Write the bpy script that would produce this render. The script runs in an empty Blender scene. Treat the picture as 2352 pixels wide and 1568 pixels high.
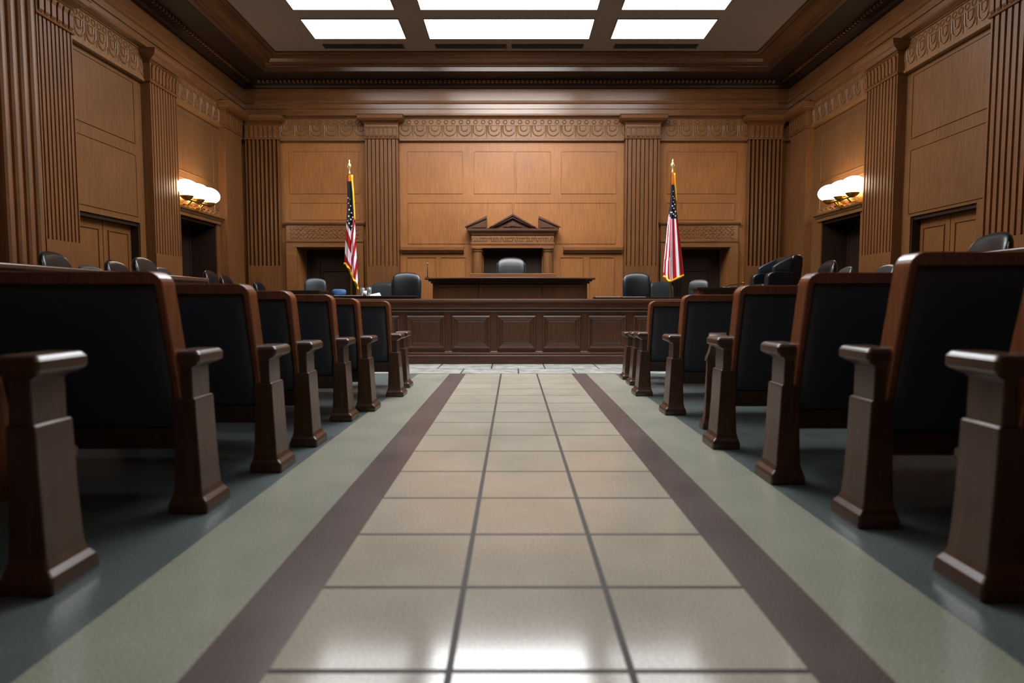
import bpy, bmesh, math, random
from mathutils import Vector, Matrix
random.seed(7)
PI = math.pi
scene = bpy.context.scene
COL = scene.collection

# ------------------------------------------------------------------ camera model (used to measure the room from the photograph)
F, CX, H = 1434.0, 1180.0, 0.92
TH = math.atan(92 / F); CT, ST = math.cos(TH), math.sin(TH)
def at(px, py, Y):
    u = (px - CX) / F; v = (784 - py) / F
    t = Y / (CT + v * ST)
    return Vector((u * t, Y, H + (-ST + v * CT) * t))

XL, XR, D = 5.35, 5.45, 12.5      # side walls, back wall
ZC = 5.35                         # ceiling
YB = -2.5                         # rear wall (behind the camera)
DAIS = 0.2

# ------------------------------------------------------------------ helpers
ORG = {}
def tag(o, label=None, cat=None, group=None, kind=None):
    if label: o['label'] = label
    if cat: o['category'] = cat
    if group: o['group'] = group
    if kind: o['kind'] = kind
    return o

def empty(name, loc, label, cat, group=None):
    o = bpy.data.objects.new(name, None); COL.objects.link(o)
    o.location = loc; o.empty_display_size = 0.1
    ORG[o] = Vector(loc)
    return tag(o, label, cat, group)

def obj(name, bm, mats, parent=None, bevel=0.0, seg=2, smooth=False, org=None, sub=0):
    bmesh.ops.recalc_face_normals(bm, faces=bm.faces[:])
    me = bpy.data.meshes.new(name)
    if parent is not None: og = ORG[parent]
    elif org is not None: og = Vector(org)
    else:
        xs = [v.co for v in bm.verts]
        og = Vector(((min(c.x for c in xs) + max(c.x for c in xs)) / 2, (min(c.y for c in xs) + max(c.y for c in xs)) / 2, min(c.z for c in xs)))
    bmesh.ops.translate(bm, vec=-og, verts=bm.verts[:])
    if smooth:
        for f in bm.faces: f.smooth = True
    bm.to_mesh(me); bm.free()
    if not isinstance(mats, (list, tuple)): mats = [mats]
    for m in mats: me.materials.append(m)
    o = bpy.data.objects.new(name, me); COL.objects.link(o)
    ORG[o] = og
    if parent is not None: o.parent = parent
    else: o.location = og
    if bevel > 0:
        b = o.modifiers.new('bevel', 'BEVEL'); b.width = bevel; b.segments = seg; b.limit_method = 'ANGLE'; b.angle_limit = math.radians(40)
    if sub:
        s = o.modifiers.new('sub', 'SUBSURF'); s.levels = sub; s.render_levels = sub
    return o

def NB(): return bmesh.new()

def box(bm, x0, x1, y0, y1, z0, z1, mi=0):
    v = [bm.verts.new(p) for p in ((x0,y0,z0),(x1,y0,z0),(x1,y1,z0),(x0,y1,z0),(x0,y0,z1),(x1,y0,z1),(x1,y1,z1),(x0,y1,z1))]
    for q in ((0,3,2,1),(4,5,6,7),(0,1,5,4),(1,2,6,5),(2,3,7,6),(3,0,4,7)):
        f = bm.faces.new([v[i] for i in q]); f.material_index = mi
    return v

def loft(bm, rings, caps=True, closed=True, mi=0):
    R = [[bm.verts.new(p) for p in r] for r in rings]
    n = len(R[0])
    for a, b in zip(R[:-1], R[1:]):
        for i in range(n if closed else n - 1):
            j = (i + 1) % n
            f = bm.faces.new((a[i], a[j], b[j], b[i])); f.material_index = mi
    if caps and closed:
        bm.faces.new(R[0][::-1]).material_index = mi; bm.faces.new(R[-1]).material_index = mi
    return R

def rects(bm, rows):            # rows of (z, x0, x1, y0, y1)
    loft(bm, [[(x0,y0,z),(x1,y0,z),(x1,y1,z),(x0,y1,z)] for z, x0, x1, y0, y1 in rows])

def prism(bm, poly, z0, z1):
    loft(bm, [[(x,y,z0) for x,y in poly], [(x,y,z1) for x,y in poly]])

def tube(bm, pts, r, n=6, closed=False):
    pts = [Vector(p) for p in pts]; m = len(pts)
    rings = []
    for i, p in enumerate(pts):
        if closed: d = pts[(i+1) % m] - pts[i-1]
        else: d = pts[min(i+1, m-1)] - pts[max(i-1, 0)]
        d.normalize()
        a = Vector((0,0,1)) if abs(d.z) < 0.9 else Vector((1,0,0))
        u = d.cross(a).normalized(); w = d.cross(u).normalized()
        rr = r[i] if isinstance(r, (list, tuple)) else r
        rings.append([p + (u*math.cos(2*PI*k/n) + w*math.sin(2*PI*k/n))*rr for k in range(n)])
    if closed: rings.append(rings[0])
    if closed:
        R = [[bm.verts.new(p) for p in r_] for r_ in rings[:-1]]; R.append(R[0])
        for a, b in zip(R[:-1], R[1:]):
            for i in range(n):
                j = (i+1) % n; bm.faces.new((a[i], a[j], b[j], b[i]))
    else: loft(bm, rings)

def lathe(bm, cx, cy, prof, n=20):   # prof: (r, z)
    loft(bm, [[(cx + r*math.cos(2*PI*k/n), cy + r*math.sin(2*PI*k/n), z) for k in range(n)] for r, z in prof])

def ball(bm, c, rx, ry, rz, nu=20, nv=12):
    m = Matrix.Translation(c) @ Matrix.Diagonal((rx, ry, rz, 1))
    bmesh.ops.create_uvsphere(bm, u_segments=nu, v_segments=nv, radius=1, matrix=m)

# ------------------------------------------------------------------ materials
def new_mat(name):
    m = bpy.data.materials.new(name); m.use_nodes = True
    nt = m.node_tree; b = nt.nodes['Principled BSDF']
    return m, nt, b
def srgb(r, g, b):
    f = lambda c: (c/255/12.92) if c/255 <= 0.04045 else ((c/255 + 0.055)/1.055)**2.4
    return (f(r), f(g), f(b), 1)

def wood(name, c1, c2, rough=0.4, scale=(14, 14, 0.9), spec=0.5, bump=0.02, patch=0.35, coat=0.0):
    m, nt, b = new_mat(name)
    L = nt.links.new
    tc = nt.nodes.new('ShaderNodeTexCoord')
    mp = nt.nodes.new('ShaderNodeMapping'); mp.inputs['Scale'].default_value = scale
    L(tc.outputs['Object'], mp.inputs['Vector'])
    n1 = nt.nodes.new('ShaderNodeTexNoise'); n1.inputs['Scale'].default_value = 3.0; n1.inputs['Detail'].default_value = 6; n1.inputs['Roughness'].default_value = 0.6
    L(mp.outputs['Vector'], n1.inputs['Vector'])
    n2 = nt.nodes.new('ShaderNodeTexNoise'); n2.inputs['Scale'].default_value = 1.1; n2.inputs['Detail'].default_value = 2
    L(tc.outputs['Object'], n2.inputs['Vector'])
    r = nt.nodes.new('ShaderNodeValToRGB'); r.color_ramp.elements[0].position = 0.3; r.color_ramp.elements[1].position = 0.72
    r.color_ramp.elements[0].color = srgb(*c1); r.color_ramp.elements[1].color = srgb(*c2)
    mx = nt.nodes.new('ShaderNodeMath'); mx.operation = 'MULTIPLY_ADD'
    L(n2.outputs['Fac'], mx.inputs[0]); mx.inputs[1].default_value = patch
    sb = nt.nodes.new('ShaderNodeMath'); sb.operation = 'SUBTRACT'; L(n1.outputs['Fac'], sb.inputs[0]); sb.inputs[1].default_value = patch/2
    L(sb.outputs[0], mx.inputs[2]); L(mx.outputs[0], r.inputs['Fac'])
    L(r.outputs['Color'], b.inputs['Base Color'])
    b.inputs['Roughness'].default_value = rough
    b.inputs['Specular IOR Level'].default_value = spec
    b.inputs['Coat Weight'].default_value = coat; b.inputs['Coat Roughness'].default_value = 0.25
    if bump:
        bp = nt.nodes.new('ShaderNodeBump'); bp.inputs['Strength'].default_value = bump; bp.inputs['Distance'].default_value = 0.01
        L(n1.outputs['Fac'], bp.inputs['Height']); L(bp.outputs['Normal'], b.inputs['Normal'])
    return m

def speckle(name, c1, c2, rough, scale=160, spec=0.5, big=None, bump=0.0):
    m, nt, b = new_mat(name); L = nt.links.new
    tc = nt.nodes.new('ShaderNodeTexCoord')
    n1 = nt.nodes.new('ShaderNodeTexNoise'); n1.inputs['Scale'].default_value = scale; n1.inputs['Detail'].default_value = 3
    L(tc.outputs['Object'], n1.inputs['Vector'])
    n2 = nt.nodes.new('ShaderNodeTexNoise'); n2.inputs['Scale'].default_value = 2.0; n2.inputs['Detail'].default_value = 3
    L(tc.outputs['Object'], n2.inputs['Vector'])
    ad = nt.nodes.new('ShaderNodeMath'); ad.operation = 'MULTIPLY_ADD'; L(n2.outputs['Fac'], ad.inputs[0]); ad.inputs[1].default_value = 0.3
    sb = nt.nodes.new('ShaderNodeMath'); sb.operation = 'SUBTRACT'; L(n1.outputs['Fac'], sb.inputs[0]); sb.inputs[1].default_value = 0.15; L(sb.outputs[0], ad.inputs[2])
    r = nt.nodes.new('ShaderNodeValToRGB'); r.color_ramp.elements[0].position = 0.35; r.color_ramp.elements[1].position = 0.65
    r.color_ramp.elements[0].color = srgb(*c1); r.color_ramp.elements[1].color = srgb(*c2)
    L(ad.outputs[0], r.inputs['Fac']); L(r.outputs['Color'], b.inputs['Base Color'])
    b.inputs['Roughness'].default_value = rough; b.inputs['Specular IOR Level'].default_value = spec
    rr = nt.nodes.new('ShaderNodeMapRange'); rr.inputs['To Min'].default_value = rough*0.85; rr.inputs['To Max'].default_value = rough*1.2
    L(n2.outputs['Fac'], rr.inputs['Value']); L(rr.outputs['Result'], b.inputs['Roughness'])
    if bump:
        bp = nt.nodes.new('ShaderNodeBump'); bp.inputs['Strength'].default_value = bump; bp.inputs['Distance'].default_value = 0.003
        L(n1.outputs['Fac'], bp.inputs['Height']); L(bp.outputs['Normal'], b.inputs['Normal'])
    return m

def plain(name, c, rough=0.5, metal=0.0, spec=0.5, noise=0.08):
    m, nt, b = new_mat(name); L = nt.links.new
    tc = nt.nodes.new('ShaderNodeTexCoord'); n1 = nt.nodes.new('ShaderNodeTexNoise'); n1.inputs['Scale'].default_value = 12
    L(tc.outputs['Object'], n1.inputs['Vector'])
    col = srgb(*c)
    r = nt.nodes.new('ShaderNodeValToRGB')
    r.color_ramp.elements[0].color = [x*(1-noise) for x in col[:3]] + [1]; r.color_ramp.elements[1].color = [min(1, x*(1+noise)) for x in col[:3]] + [1]
    L(n1.outputs['Fac'], r.inputs['Fac']); L(r.outputs['Color'], b.inputs['Base Color'])
    b.inputs['Roughness'].default_value = rough; b.inputs['Metallic'].default_value = metal; b.inputs['Specular IOR Level'].default_value = spec
    return m

def emit(name, c, s):
    m, nt, b = new_mat(name)
    b.inputs['Base Color'].default_value = (0.8, 0.8, 0.8, 1); b.inputs['Emission Color'].default_value = (*c, 1); b.inputs['Emission Strength'].default_value = s
    return m

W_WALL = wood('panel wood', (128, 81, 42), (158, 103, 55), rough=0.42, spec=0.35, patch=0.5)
W_SIDE = wood('dimmed side panel wood', (92, 59, 33), (115, 77, 43), rough=0.4, spec=0.35, patch=0.5)  # panel wood darkened, light falloff toward the side walls put into the colour
W_TRIM = wood('trim wood', (104, 66, 36), (132, 86, 48), rough=0.36, scale=(0.9, 0.9, 14), spec=0.5, patch=0.4)
W_PIL = wood('pilaster wood', (92, 57, 31), (120, 77, 41), rough=0.42, spec=0.35)
W_ARCH = wood('architrave wood', (100, 64, 36), (124, 82, 48), rough=0.27, scale=(0.9, 0.9, 14), spec=0.75, patch=0.3, bump=0.005)
W_CORN = wood('cornice wood', (70, 43, 25), (94, 60, 36), rough=0.28, scale=(0.9, 0.9, 14), spec=0.6, patch=0.4)
W_CARVE = wood('carved wood', (104, 70, 40), (134, 92, 54), rough=0.45, spec=0.4)
W_DARK = wood('dark wood', (62, 37, 23), (88, 55, 35), rough=0.33, spec=0.5, scale=(0.9, 14, 14), bump=0.01)
W_DARKV = wood('dark wood vertical', (62, 37, 23), (86, 53, 34), rough=0.35, spec=0.5, bump=0.01)
W_PEW = wood('pew wood', (64, 41, 29), (90, 61, 45), rough=0.28, spec=0.75, scale=(12, 12, 1.2), bump=0.01)
W_STRIP = wood('pew edge wood', (112, 62, 33), (142, 82, 46), rough=0.25, spec=0.6, scale=(12, 12, 1.2), bump=0.01)
W_DOOR = wood('door wood', (98, 61, 32), (120, 79, 42), rough=0.4, spec=0.35)
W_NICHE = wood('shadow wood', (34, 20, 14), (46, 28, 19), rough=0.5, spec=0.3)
W_BLACK = wood('ebony wood', (28, 18, 14), (40, 26, 20), rough=0.25, spec=0.5, scale=(0.9, 14, 14), bump=0)
M_UPH = plain('navy upholstery', (60, 63, 72), rough=0.45, spec=0.4)
M_LEATHER = plain('black leather', (13, 15, 19), rough=0.3, spec=0.5)
M_LEATHER2 = plain('grey leather', (36, 42, 46), rough=0.33, spec=0.5)
M_METAL = plain('dark metal', (40, 40, 44), rough=0.35, metal=0.8)
M_BRASS = plain('brass', (176, 132, 60), rough=0.3, metal=0.9)
M_GOLD = plain('gold fringe', (240, 180, 24), rough=0.6)
M_CEIL = plain('ceiling plaster', (128, 116, 106), rough=0.8, spec=0.2)
M_VENT = plain('vent metal', (38, 38, 38), rough=0.6)
M_TILE = speckle('beige terrazzo tile', (166, 159, 143), (206, 198, 182), 0.11, 150, spec=0.8)
M_GROUT = speckle('dark grout', (48, 42, 38), (64, 57, 52), 0.55, 200, spec=0.25)
M_STRIPE = speckle('maroon terrazzo border', (86, 74, 71), (112, 98, 95), 0.24, 150)
M_GREEN = speckle('sage terrazzo', (138, 139, 125), (176, 176, 160), 0.17, 150)
M_CARPET = speckle('slate terrazzo', (74, 82, 82), (110, 119, 118), 0.28, 120)
M_MARBLE = speckle('pale marble', (158, 159, 154), (194, 194, 188), 0.2, 6)
M_PAPER = plain('white paper', (225, 225, 222), rough=0.8)
M_BLUE = plain('blue fabric', (60, 92, 140), rough=0.7)
M_GLASS, _nt, _b = new_mat('clear glass')
_b.inputs['Base Color'].default_value = (0.95, 0.97, 0.97, 1); _b.inputs['Roughness'].default_value = 0.05; _b.inputs['Transmission Weight'].default_value = 0.9; _b.inputs['IOR'].default_value = 1.45
M_GLOBE = emit('lit globe', (1.0, 0.80, 0.55), 14.0)

# ------------------------------------------------------------------ FLOOR
A = {'x': [-0.815, -0.613, -0.161, 0.294, 0.738, 0.925]}
XC0, XC1 = -1.215, 1.29
YT = 7.92; SP = 0.4585; GW = 0.0095
bm = NB()
def quad(x0, x1, y0, y1, mi):
    f = bm.faces.new([bm.verts.new(p) for p in ((x0,y0,0),(x1,y0,0),(x1,y1,0),(x0,y1,0))]); f.material_index = mi
a = A['x']
quad(-XL-0.5, XC0, YB, YT, 4); quad(XC0, a[0], YB, YT, 3); quad(a[0], a[1], YB, YT, 2)
quad(a[4], a[5], YB, YT, 2); quad(a[5], XC1, YB, YT, 3); quad(XC1, XR+0.5, YB, YT, 4)
gx = [(a[1], a[2]-GW), (a[2]+GW, a[3]-GW), (a[3]+GW, a[4])]
quad(a[2]-GW, a[2]+GW, YB, YT, 1); quad(a[3]-GW, a[3]+GW, YB, YT, 1)
y = YT
while y > YB:
    y0 = max(y - SP, YB)
    for x0, x1 in gx:
        quad(x0, x1, y0+GW, y-GW, 0); quad(x0, x1, y-GW, y, 1); quad(x0, x1, y0, y0+GW, 1)
    y -= SP
# pale marble cross aisle with joints
Y2 = 8.5
for (ya, yb, off) in ((YT, Y2, 0.0), (Y2, 9.35, 0.37)):
    x = -XL - 0.5 + off - 0.74
    while x < XR + 0.5:
        xa, xb = max(x, -XL-0.5), min(x+0.74, XR+0.5)
        if xb > xa + 0.03:
            quad(xa, xb-0.018, ya+0.03, yb, 5); quad(xb-0.018, xb, ya, yb, 1); quad(xa, xb-0.018, ya, ya+0.03, 1)
        x += 0.74
quad(-XL-0.5, XR+0.5, 9.35, D+0.6, 4)
tag(obj('floor', bm, [M_TILE, M_GROUT, M_STRIPE, M_GREEN, M_CARPET, M_MARBLE], org=(0,0,0)), kind='structure')

# raised platforms behind the bar and along both side walls
bm = NB(); box(bm, -XL, XR, 9.4, D, 0, DAIS)
tag(obj('floor_platform', bm, M_CARPET), 'raised well behind the bar', kind='structure')
JB = {}
for s, X in ((-1, XL), (1, XR)):
    bm = NB()
    for (u0, u1, z) in ((3.3, 4.3, 0.25), (4.3, X, 0.4)):
        x0, x1 = sorted((s*u0, s*u1)); box(bm, x0, x1, 3.4, 9.4, 0, z)
    tag(obj('floor_riser', bm, M_CARPET), kind='structure')
bm = NB(); box(bm, -1.25, 1.2, 11.02, 12.15, DAIS, 0.55)
tag(obj('floor_judge_riser', bm, M_CARPET), kind='structure')

# ------------------------------------------------------------------ WALLS
def wall_cells(bm, lo, hi, zt, holes, mk):
    """rectangles of a wall around its openings; holes = (a0, a1, ztop)"""
    cur = lo
    for a0, a1, zt_h in sorted(holes):
        mk(cur, a0, 0, zt); mk(a0, a1, zt_h, zt); cur = a1
    mk(cur, hi, 0, zt)

LA, LB = (7.77, 9.03, 2.04), (10.13, 11.36, 2.31)
RA, RB = (7.44, 8.67, 2.08), (9.92, 11.18, 2.33)
def pan(bm, mapf, a0, a1, z0, z1, h=0.012):
    """raised field with a bevelled edge, on the surface given by mapf(along, out, z)"""
    e = 0.010
    loft(bm, [[mapf(a0,0,z0), mapf(a1,0,z0), mapf(a1,0,z1), mapf(a0,0,z1)],
              [mapf(a0+e*.2,h,z0+e*.2), mapf(a1-e*.2,h,z0+e*.2), mapf(a1-e*.2,h,z1-e*.2), mapf(a0+e*.2,h,z1-e*.2)],
              [mapf(a0+e,h,z0+e), mapf(a1-e,h,z0+e), mapf(a1-e,h,z1-e), mapf(a0+e,h,z1-e)],
              [mapf(a0+e*1.3,h*.15,z0+e*1.3), mapf(a1-e*1.3,h*.15,z0+e*1.3), mapf(a1-e*1.3,h*.15,z1-e*1.3), mapf(a0+e*1.3,h*.15,z1-e*1.3)],
              [mapf(a0+e*2.2,h*.15,z0+e*2.2), mapf(a1-e*2.2,h*.15,z0+e*2.2), mapf(a1-e*2.2,h*.15,z1-e*2.2), mapf(a0+e*2.2,h*.15,z1-e*2.2)]])

def side_map(s, X): return lambda a, o, z: (s*(X - o), a, z)
def back_map(a, o, z): return (a, D - o, z)

for s, X, OA, OB, nm in ((-1, XL, LA, LB, 'wall_left'), (1, XR, RA, RB, 'wall_right')):
    bm = NB(); x0, x1 = sorted((s*X, s*(X+0.5)))
    wall_cells(bm, YB, D, 5.45, [OA, OB], lambda p, q, z0, z1: box(bm, x0, x1, p, q, z0, z1))
    mf = side_map(s, X)
    pa0, pa1 = (7.62, 8.98) if s < 0 else (7.3, 8.72)
    pan(bm, mf, pa0, pa1, 3.14, 3.99); pan(bm, mf, pa0, pa1, 2.12, 2.99)
    pb0, pb1 = (10.0, 11.3) if s < 0 else (9.7, 11.25)
    pan(bm, mf, pb0, pb1, 3.02, 3.9); pan(bm, mf, pb0, pb1, 2.52, 2.92)
    pc = (4.6, 6.5) if s < 0 else (4.3, 5.95)
    for k in range(2):
        c0, c1 = pc[0] - 2.6*k, pc[1] - 2.6*k
        pan(bm, mf, c0, c1, 3.14, 3.99); pan(bm, mf, c0, c1, 2.12, 2.99); pan(bm, mf, c0, c1, 0.35, 1.95)
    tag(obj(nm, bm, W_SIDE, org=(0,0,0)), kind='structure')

bm = NB()
DL, DR, NI = (-4.30, -3.13, 1.99), (3.10, 4.28, 1.99), (-0.60, 0.56, 1.96)
wall_cells(bm, -XL, XR, 5.45, [DL, NI, DR], lambda p, q, z0, z1: box(bm, p, q, D, D+0.6, z0, z1))
for a0, a1 in ((-2.1, -1.0), (-0.79, 0.02), (0.04, 0.73), (0.93, 2.02)): pan(bm, back_map, a0, a1, 3.04, 3.87)
for a0, a1 in ((-2.1, -0.02), (0.0, 2.02)): pan(bm, back_map, a0, a1, 2.06, 2.87)
for a0, a1 in ((-2.12, -1.54), (-1.46, -0.95), (0.92, 1.38), (1.5, 2.0)): pan(bm, back_map, a0, a1, 0.5, 1.80, 0.02)
for a0, a1 in ((-4.42, -3.05), (3.02, 4.38)):
    pan(bm, back_map, a0, a1, 3.04, 3.87); pan(bm, back_map, a0, a1, 2.53, 2.87)
tag(obj('wall_back', bm, W_WALL, org=(0,0,0)), kind='structure')
bm = NB(); box(bm, -XL-0.5, XR+0.5, YB-0.3, YB, 0, 5.45)
tag(obj('wall_rear', bm, W_WALL, org=(0,0,0)), kind='structure')

bm = NB(); box(bm, -XL-0.5, XR+0.5, YB-0.3, D+0.6, ZC, ZC+0.2)
tag(obj('ceiling', bm, M_CEIL, org=(0,0,0)), kind='structure')

# ledge under the big panels, either side of the judge's canopy
for i, (x0, x1) in enumerate(((-2.22, -0.99), (0.98, 2.14))):
    bm = NB(); loft(bm, [[(x, D, 1.87), (x, D-0.06, 1.885), (x, D-0.07, 1.91), (x, D-0.11, 1.93), (x, D-0.115, 1.985), (x, D-0.09, 2.0), (x, D, 2.01)] for x in (x0, x1)])
    tag(obj('trim_%d' % (i+1), bm, W_TRIM, org=(0, D, 1.9)), kind='structure')

# ------------------------------------------------------------------ cornice, architrave, carved frieze (swept round the three walls)
def sweep(bm, prof):
    path = lambda p: ((-XL+p, YB), (-XL+p, D-p), (XR-p, D-p), (XR-p, YB))
    loft(bm, [[(path(p)[k][0], path(p)[k][1], z) for p, z in prof] for k in range(4)])
bm = NB()
sweep(bm, [(0, 5.34), (1.12, 5.345), (1.12, 5.325), (1.06, 5.315), (1.05, 5.29), (0.98, 5.275), (0.93, 5.235), (0.90, 5.22), (0.84, 5.215), (0.83, 5.195), (0.80, 5.19), (0.79, 5.12), (0.765, 5.105), (0.74, 5.13), (0.30, 5.135), (0.29, 5.075), (0.20, 5.065), (0.18, 5.03), (0.0, 5.03)])
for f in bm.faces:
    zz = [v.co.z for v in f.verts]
    if min(zz) > 5.02 and max(zz) < 5.137: f.material_index = 1  # soffit faces get near-black wood, shade put into the colour
n = 120
for k in range(n):        # bead row on the crown and dentils on the soffit
    x = -XL + 0.5 + k*(XL+XR-1.0)/(n-1)
    box(bm, x-0.024, x+0.024, D-0.34, D-0.29, 5.078, 5.118, 2)
for k in range(200):
    x = -XL + 0.95 + k*(XL+XR-1.9)/199
    box(bm, x-0.015, x+0.015, D-0.845, D-0.825, 5.197, 5.213)
for s, X in ((-1, XL), (1, XR)):
    for k in range(110):
        yy = 3.2 + k*0.083
        x0, x1 = sorted((s*(X-0.325), s*(X-0.29))); box(bm, x0, x1, yy-0.02, yy+0.02, 5.085, 5.125, 2)
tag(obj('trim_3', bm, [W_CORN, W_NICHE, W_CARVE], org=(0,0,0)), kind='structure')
bm = NB()
sweep(bm, [(0, 5.03), (0.11, 5.03), (0.11, 4.81), (0.16, 4.795), (0.165, 4.75), (0.14, 4.73), (0.135, 4.645), (0.115, 4.64), (0.11, 4.56), (0.15, 4.55), (0.155, 4.515), (0.08, 4.49), (0, 4.49)])
tag(obj('trim_4', bm, W_ARCH, org=(0,0,0)), kind='structure')

def carving(bm, mf, a0, a1, z0, z1, pitch, out, r=0.012):
    """band of tongue-and-dart ornament under a running scroll"""
    nn = max(1, int(round((a1-a0)/pitch))); p = (a1-a0)/nn
    zs = z0 + (z1-z0)*0.70
    for k in range(nn):
        c = a0 + (k+0.5)*p
        for sc in (1.0, 0.55):
            w, h = p*0.40*sc, (zs-z0)*0.80*sc
            pts = [mf(c - w, out, zs-0.012)] + [mf(c - w*math.cos(t), out, zs-0.012-h*0.45 - h*0.5*math.sin(t)) for t in [PI*j/8 for j in range(9)]] + [mf(c + w, out, zs-0.012)]
            tube(bm, pts, r, 5)
        tube(bm, [mf(c - p/2, out, zs-0.01), mf(c-p/2, out, z0+0.03)], [r*1.3, r*0.6], 5)
        for q in (0.25, 0.75):
            cc = a0 + (k+q)*p; rr = (z1-zs)*0.33
            tube(bm, [mf(cc + rr*math.cos(t), out, (zs+z1)/2 + rr*math.sin(t)) for t in [2*PI*j/8 for j in range(8)]], r*0.8, 4, closed=True)

bm = NB()
sweep(bm, [(0, 4.49), (0.07, 4.49), (0.075, 4.475), (0.055, 4.47), (0.055, 4.36), (0.065, 4.357), (0.065, 4.35), (0.055, 4.345), (0.055, 4.10), (0.075, 4.09), (0.075, 4.055), (0.05, 4.045), (0, 4.045)])
bO = lambda a, o, z: (a, D-o, z)
carving(bm, bO, -XL+0.2, XR-0.2, 4.1, 4.47, 0.29, 0.057)
for s, X in ((-1, XL), (1, XR)):
    carving(bm, side_map(s, X), 4.0, D-0.2, 4.1, 4.47, 0.22, 0.057, 0.013)
tag(obj('trim_5', bm, W_CARVE, org=(0,0,0)), kind='structure')

# ------------------------------------------------------------------ pilasters
def pilaster(idx, mf, a0, a1, n, out=0.14, gw=0.2, depth=0.05, cap=True, z1=4.06):
    bm = NB()
    w = a1 - a0; p = w/n if n else w
    prof = [(a0, 0)]
    if n:
        for k in range(n):
            c = a0 + (k+0.5)*p; r = p*gw
            prof += [(c - r, out), (c - r, out - depth*.5)] + [(c - r*math.cos(t), out - depth*(.5+.5*math.sin(t))) for t in (PI/6, PI/3, PI/2, 2*PI/3, 5*PI/6)] + [(c + r, out - depth*.5), (c + r, out)]
        prof = [(a0, 0), (a0, out)] + prof[1:] + [(a1, out), (a1, 0)]
    else: prof = [(a0, 0), (a0, out), (a1, out), (a1, 0)]
    loft(bm, [[mf(q, o, z) for q, o in prof] for z in (1.62, z1)])
    def blk(rows):
        loft(bm, [[mf(a0-e, 0, z), mf(a1+e, 0, z), mf(a1+e, o, z), mf(a0-e, o, z)] for z, e, o in rows])
    blk([(0, 0.03, out+0.03), (0.28, 0.03, out+0.03), (0.30, 0.012, out+0.012), (0.36, 0.012, out+0.012), (0.37, 0.0, out+0.002), (1.618, 0.0, out+0.002)])
    blk([(z1, 0.02, out+0.02), (z1+0.015, 0.025, out+0.025), (z1+0.03, 0.01, out+0.012), (4.42, 0.01, out+0.012)])
    k = 0; m = max(5, int(w/0.085))
    for k in range(m):                                   # leaves on the necking
        c = a0 + (k+0.5)*w/m; e = w/m*0.34
        loft(bm, [[mf(c-e*g, out, z), mf(c-e*g, out+o, z), mf(c+e*g, out+o, z), mf(c+e*g, out, z)] for z, g, o in ((z1+0.035, .9, .02), (z1+0.06, 1, .034), (4.25, 1, .036), (4.285, 1.0, .046), (4.315, .55, .042))])
    if cap:
        blk([(4.335, 0.02, out+0.02), (4.345, 0.025, out+0.03), (4.36, 0.015, out+0.02), (4.37, 0.03, out+0.04), (4.395, 0.085, out+0.11), (4.415, 0.10, out+0.13), (4.42, 0.115, out+0.145), (4.475, 0.125, out+0.155), (4.485, 0.135, out+0.165), (4.50, 0.11, out+0.14)])
    tag(obj('trim_%d' % idx, bm, W_PIL, org=mf((a0+a1)/2, 0, 0)), kind='structure')

pilaster(6, back_map, -5.22, -4.58, 8, out=0.15, depth=0.09, gw=0.27)
pilaster(7, back_map, -2.88, -2.25, 8, out=0.18, gw=0.12)
pilaster(8, back_map, 2.17, 2.83, 8, out=0.18, gw=0.12)
pilaster(9, back_map, 4.58, 5.22, 8, out=0.15, depth=0.09, gw=0.27)
mL, mR = side_map(-1, XL), side_map(1, XR)
pilaster(10, mL, 11.48, 12.16, 0); pilaster(11, mL, 9.16, 9.87, 10, depth=0.02, gw=0.22)
pilaster(12, mL, 7.02, 7.58, 9, depth=0.02, gw=0.22)
pilaster(13, mR, 11.53, 12.2, 0); pilaster(14, mR, 8.85, 9.62, 10, depth=0.025, gw=0.2)
pilaster(15, mR, 6.1, 7.16, 12, depth=0.03, gw=0.2)
# clustered shaft beside the big left-hand pilaster
bm = NB()
prof = [(6.5, 0)]
for k in range(4):
    c = 6.57 + k*0.125; r = 0.055
    prof += [(c - r*math.cos(t), 0.09 + 0.03*k/3 + 0.05*math.sin(t)) for t in [PI*j/6 for j in range(7)]]
prof += [(7.02, 0)]
loft(bm, [[mL(q, o, z) for q, o in prof] for z in (0, 4.3)])
tag(obj('trim_16', bm, W_PIL, org=mL(6.8, 0, 0)), kind='structure')
# matching near pilasters toward the viewer
pilaster(17, mL, 2.9, 3.9, 12, depth=0.03, gw=0.2); pilaster(18, mR, 2.6, 3.6, 12, depth=0.03, gw=0.2)

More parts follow.
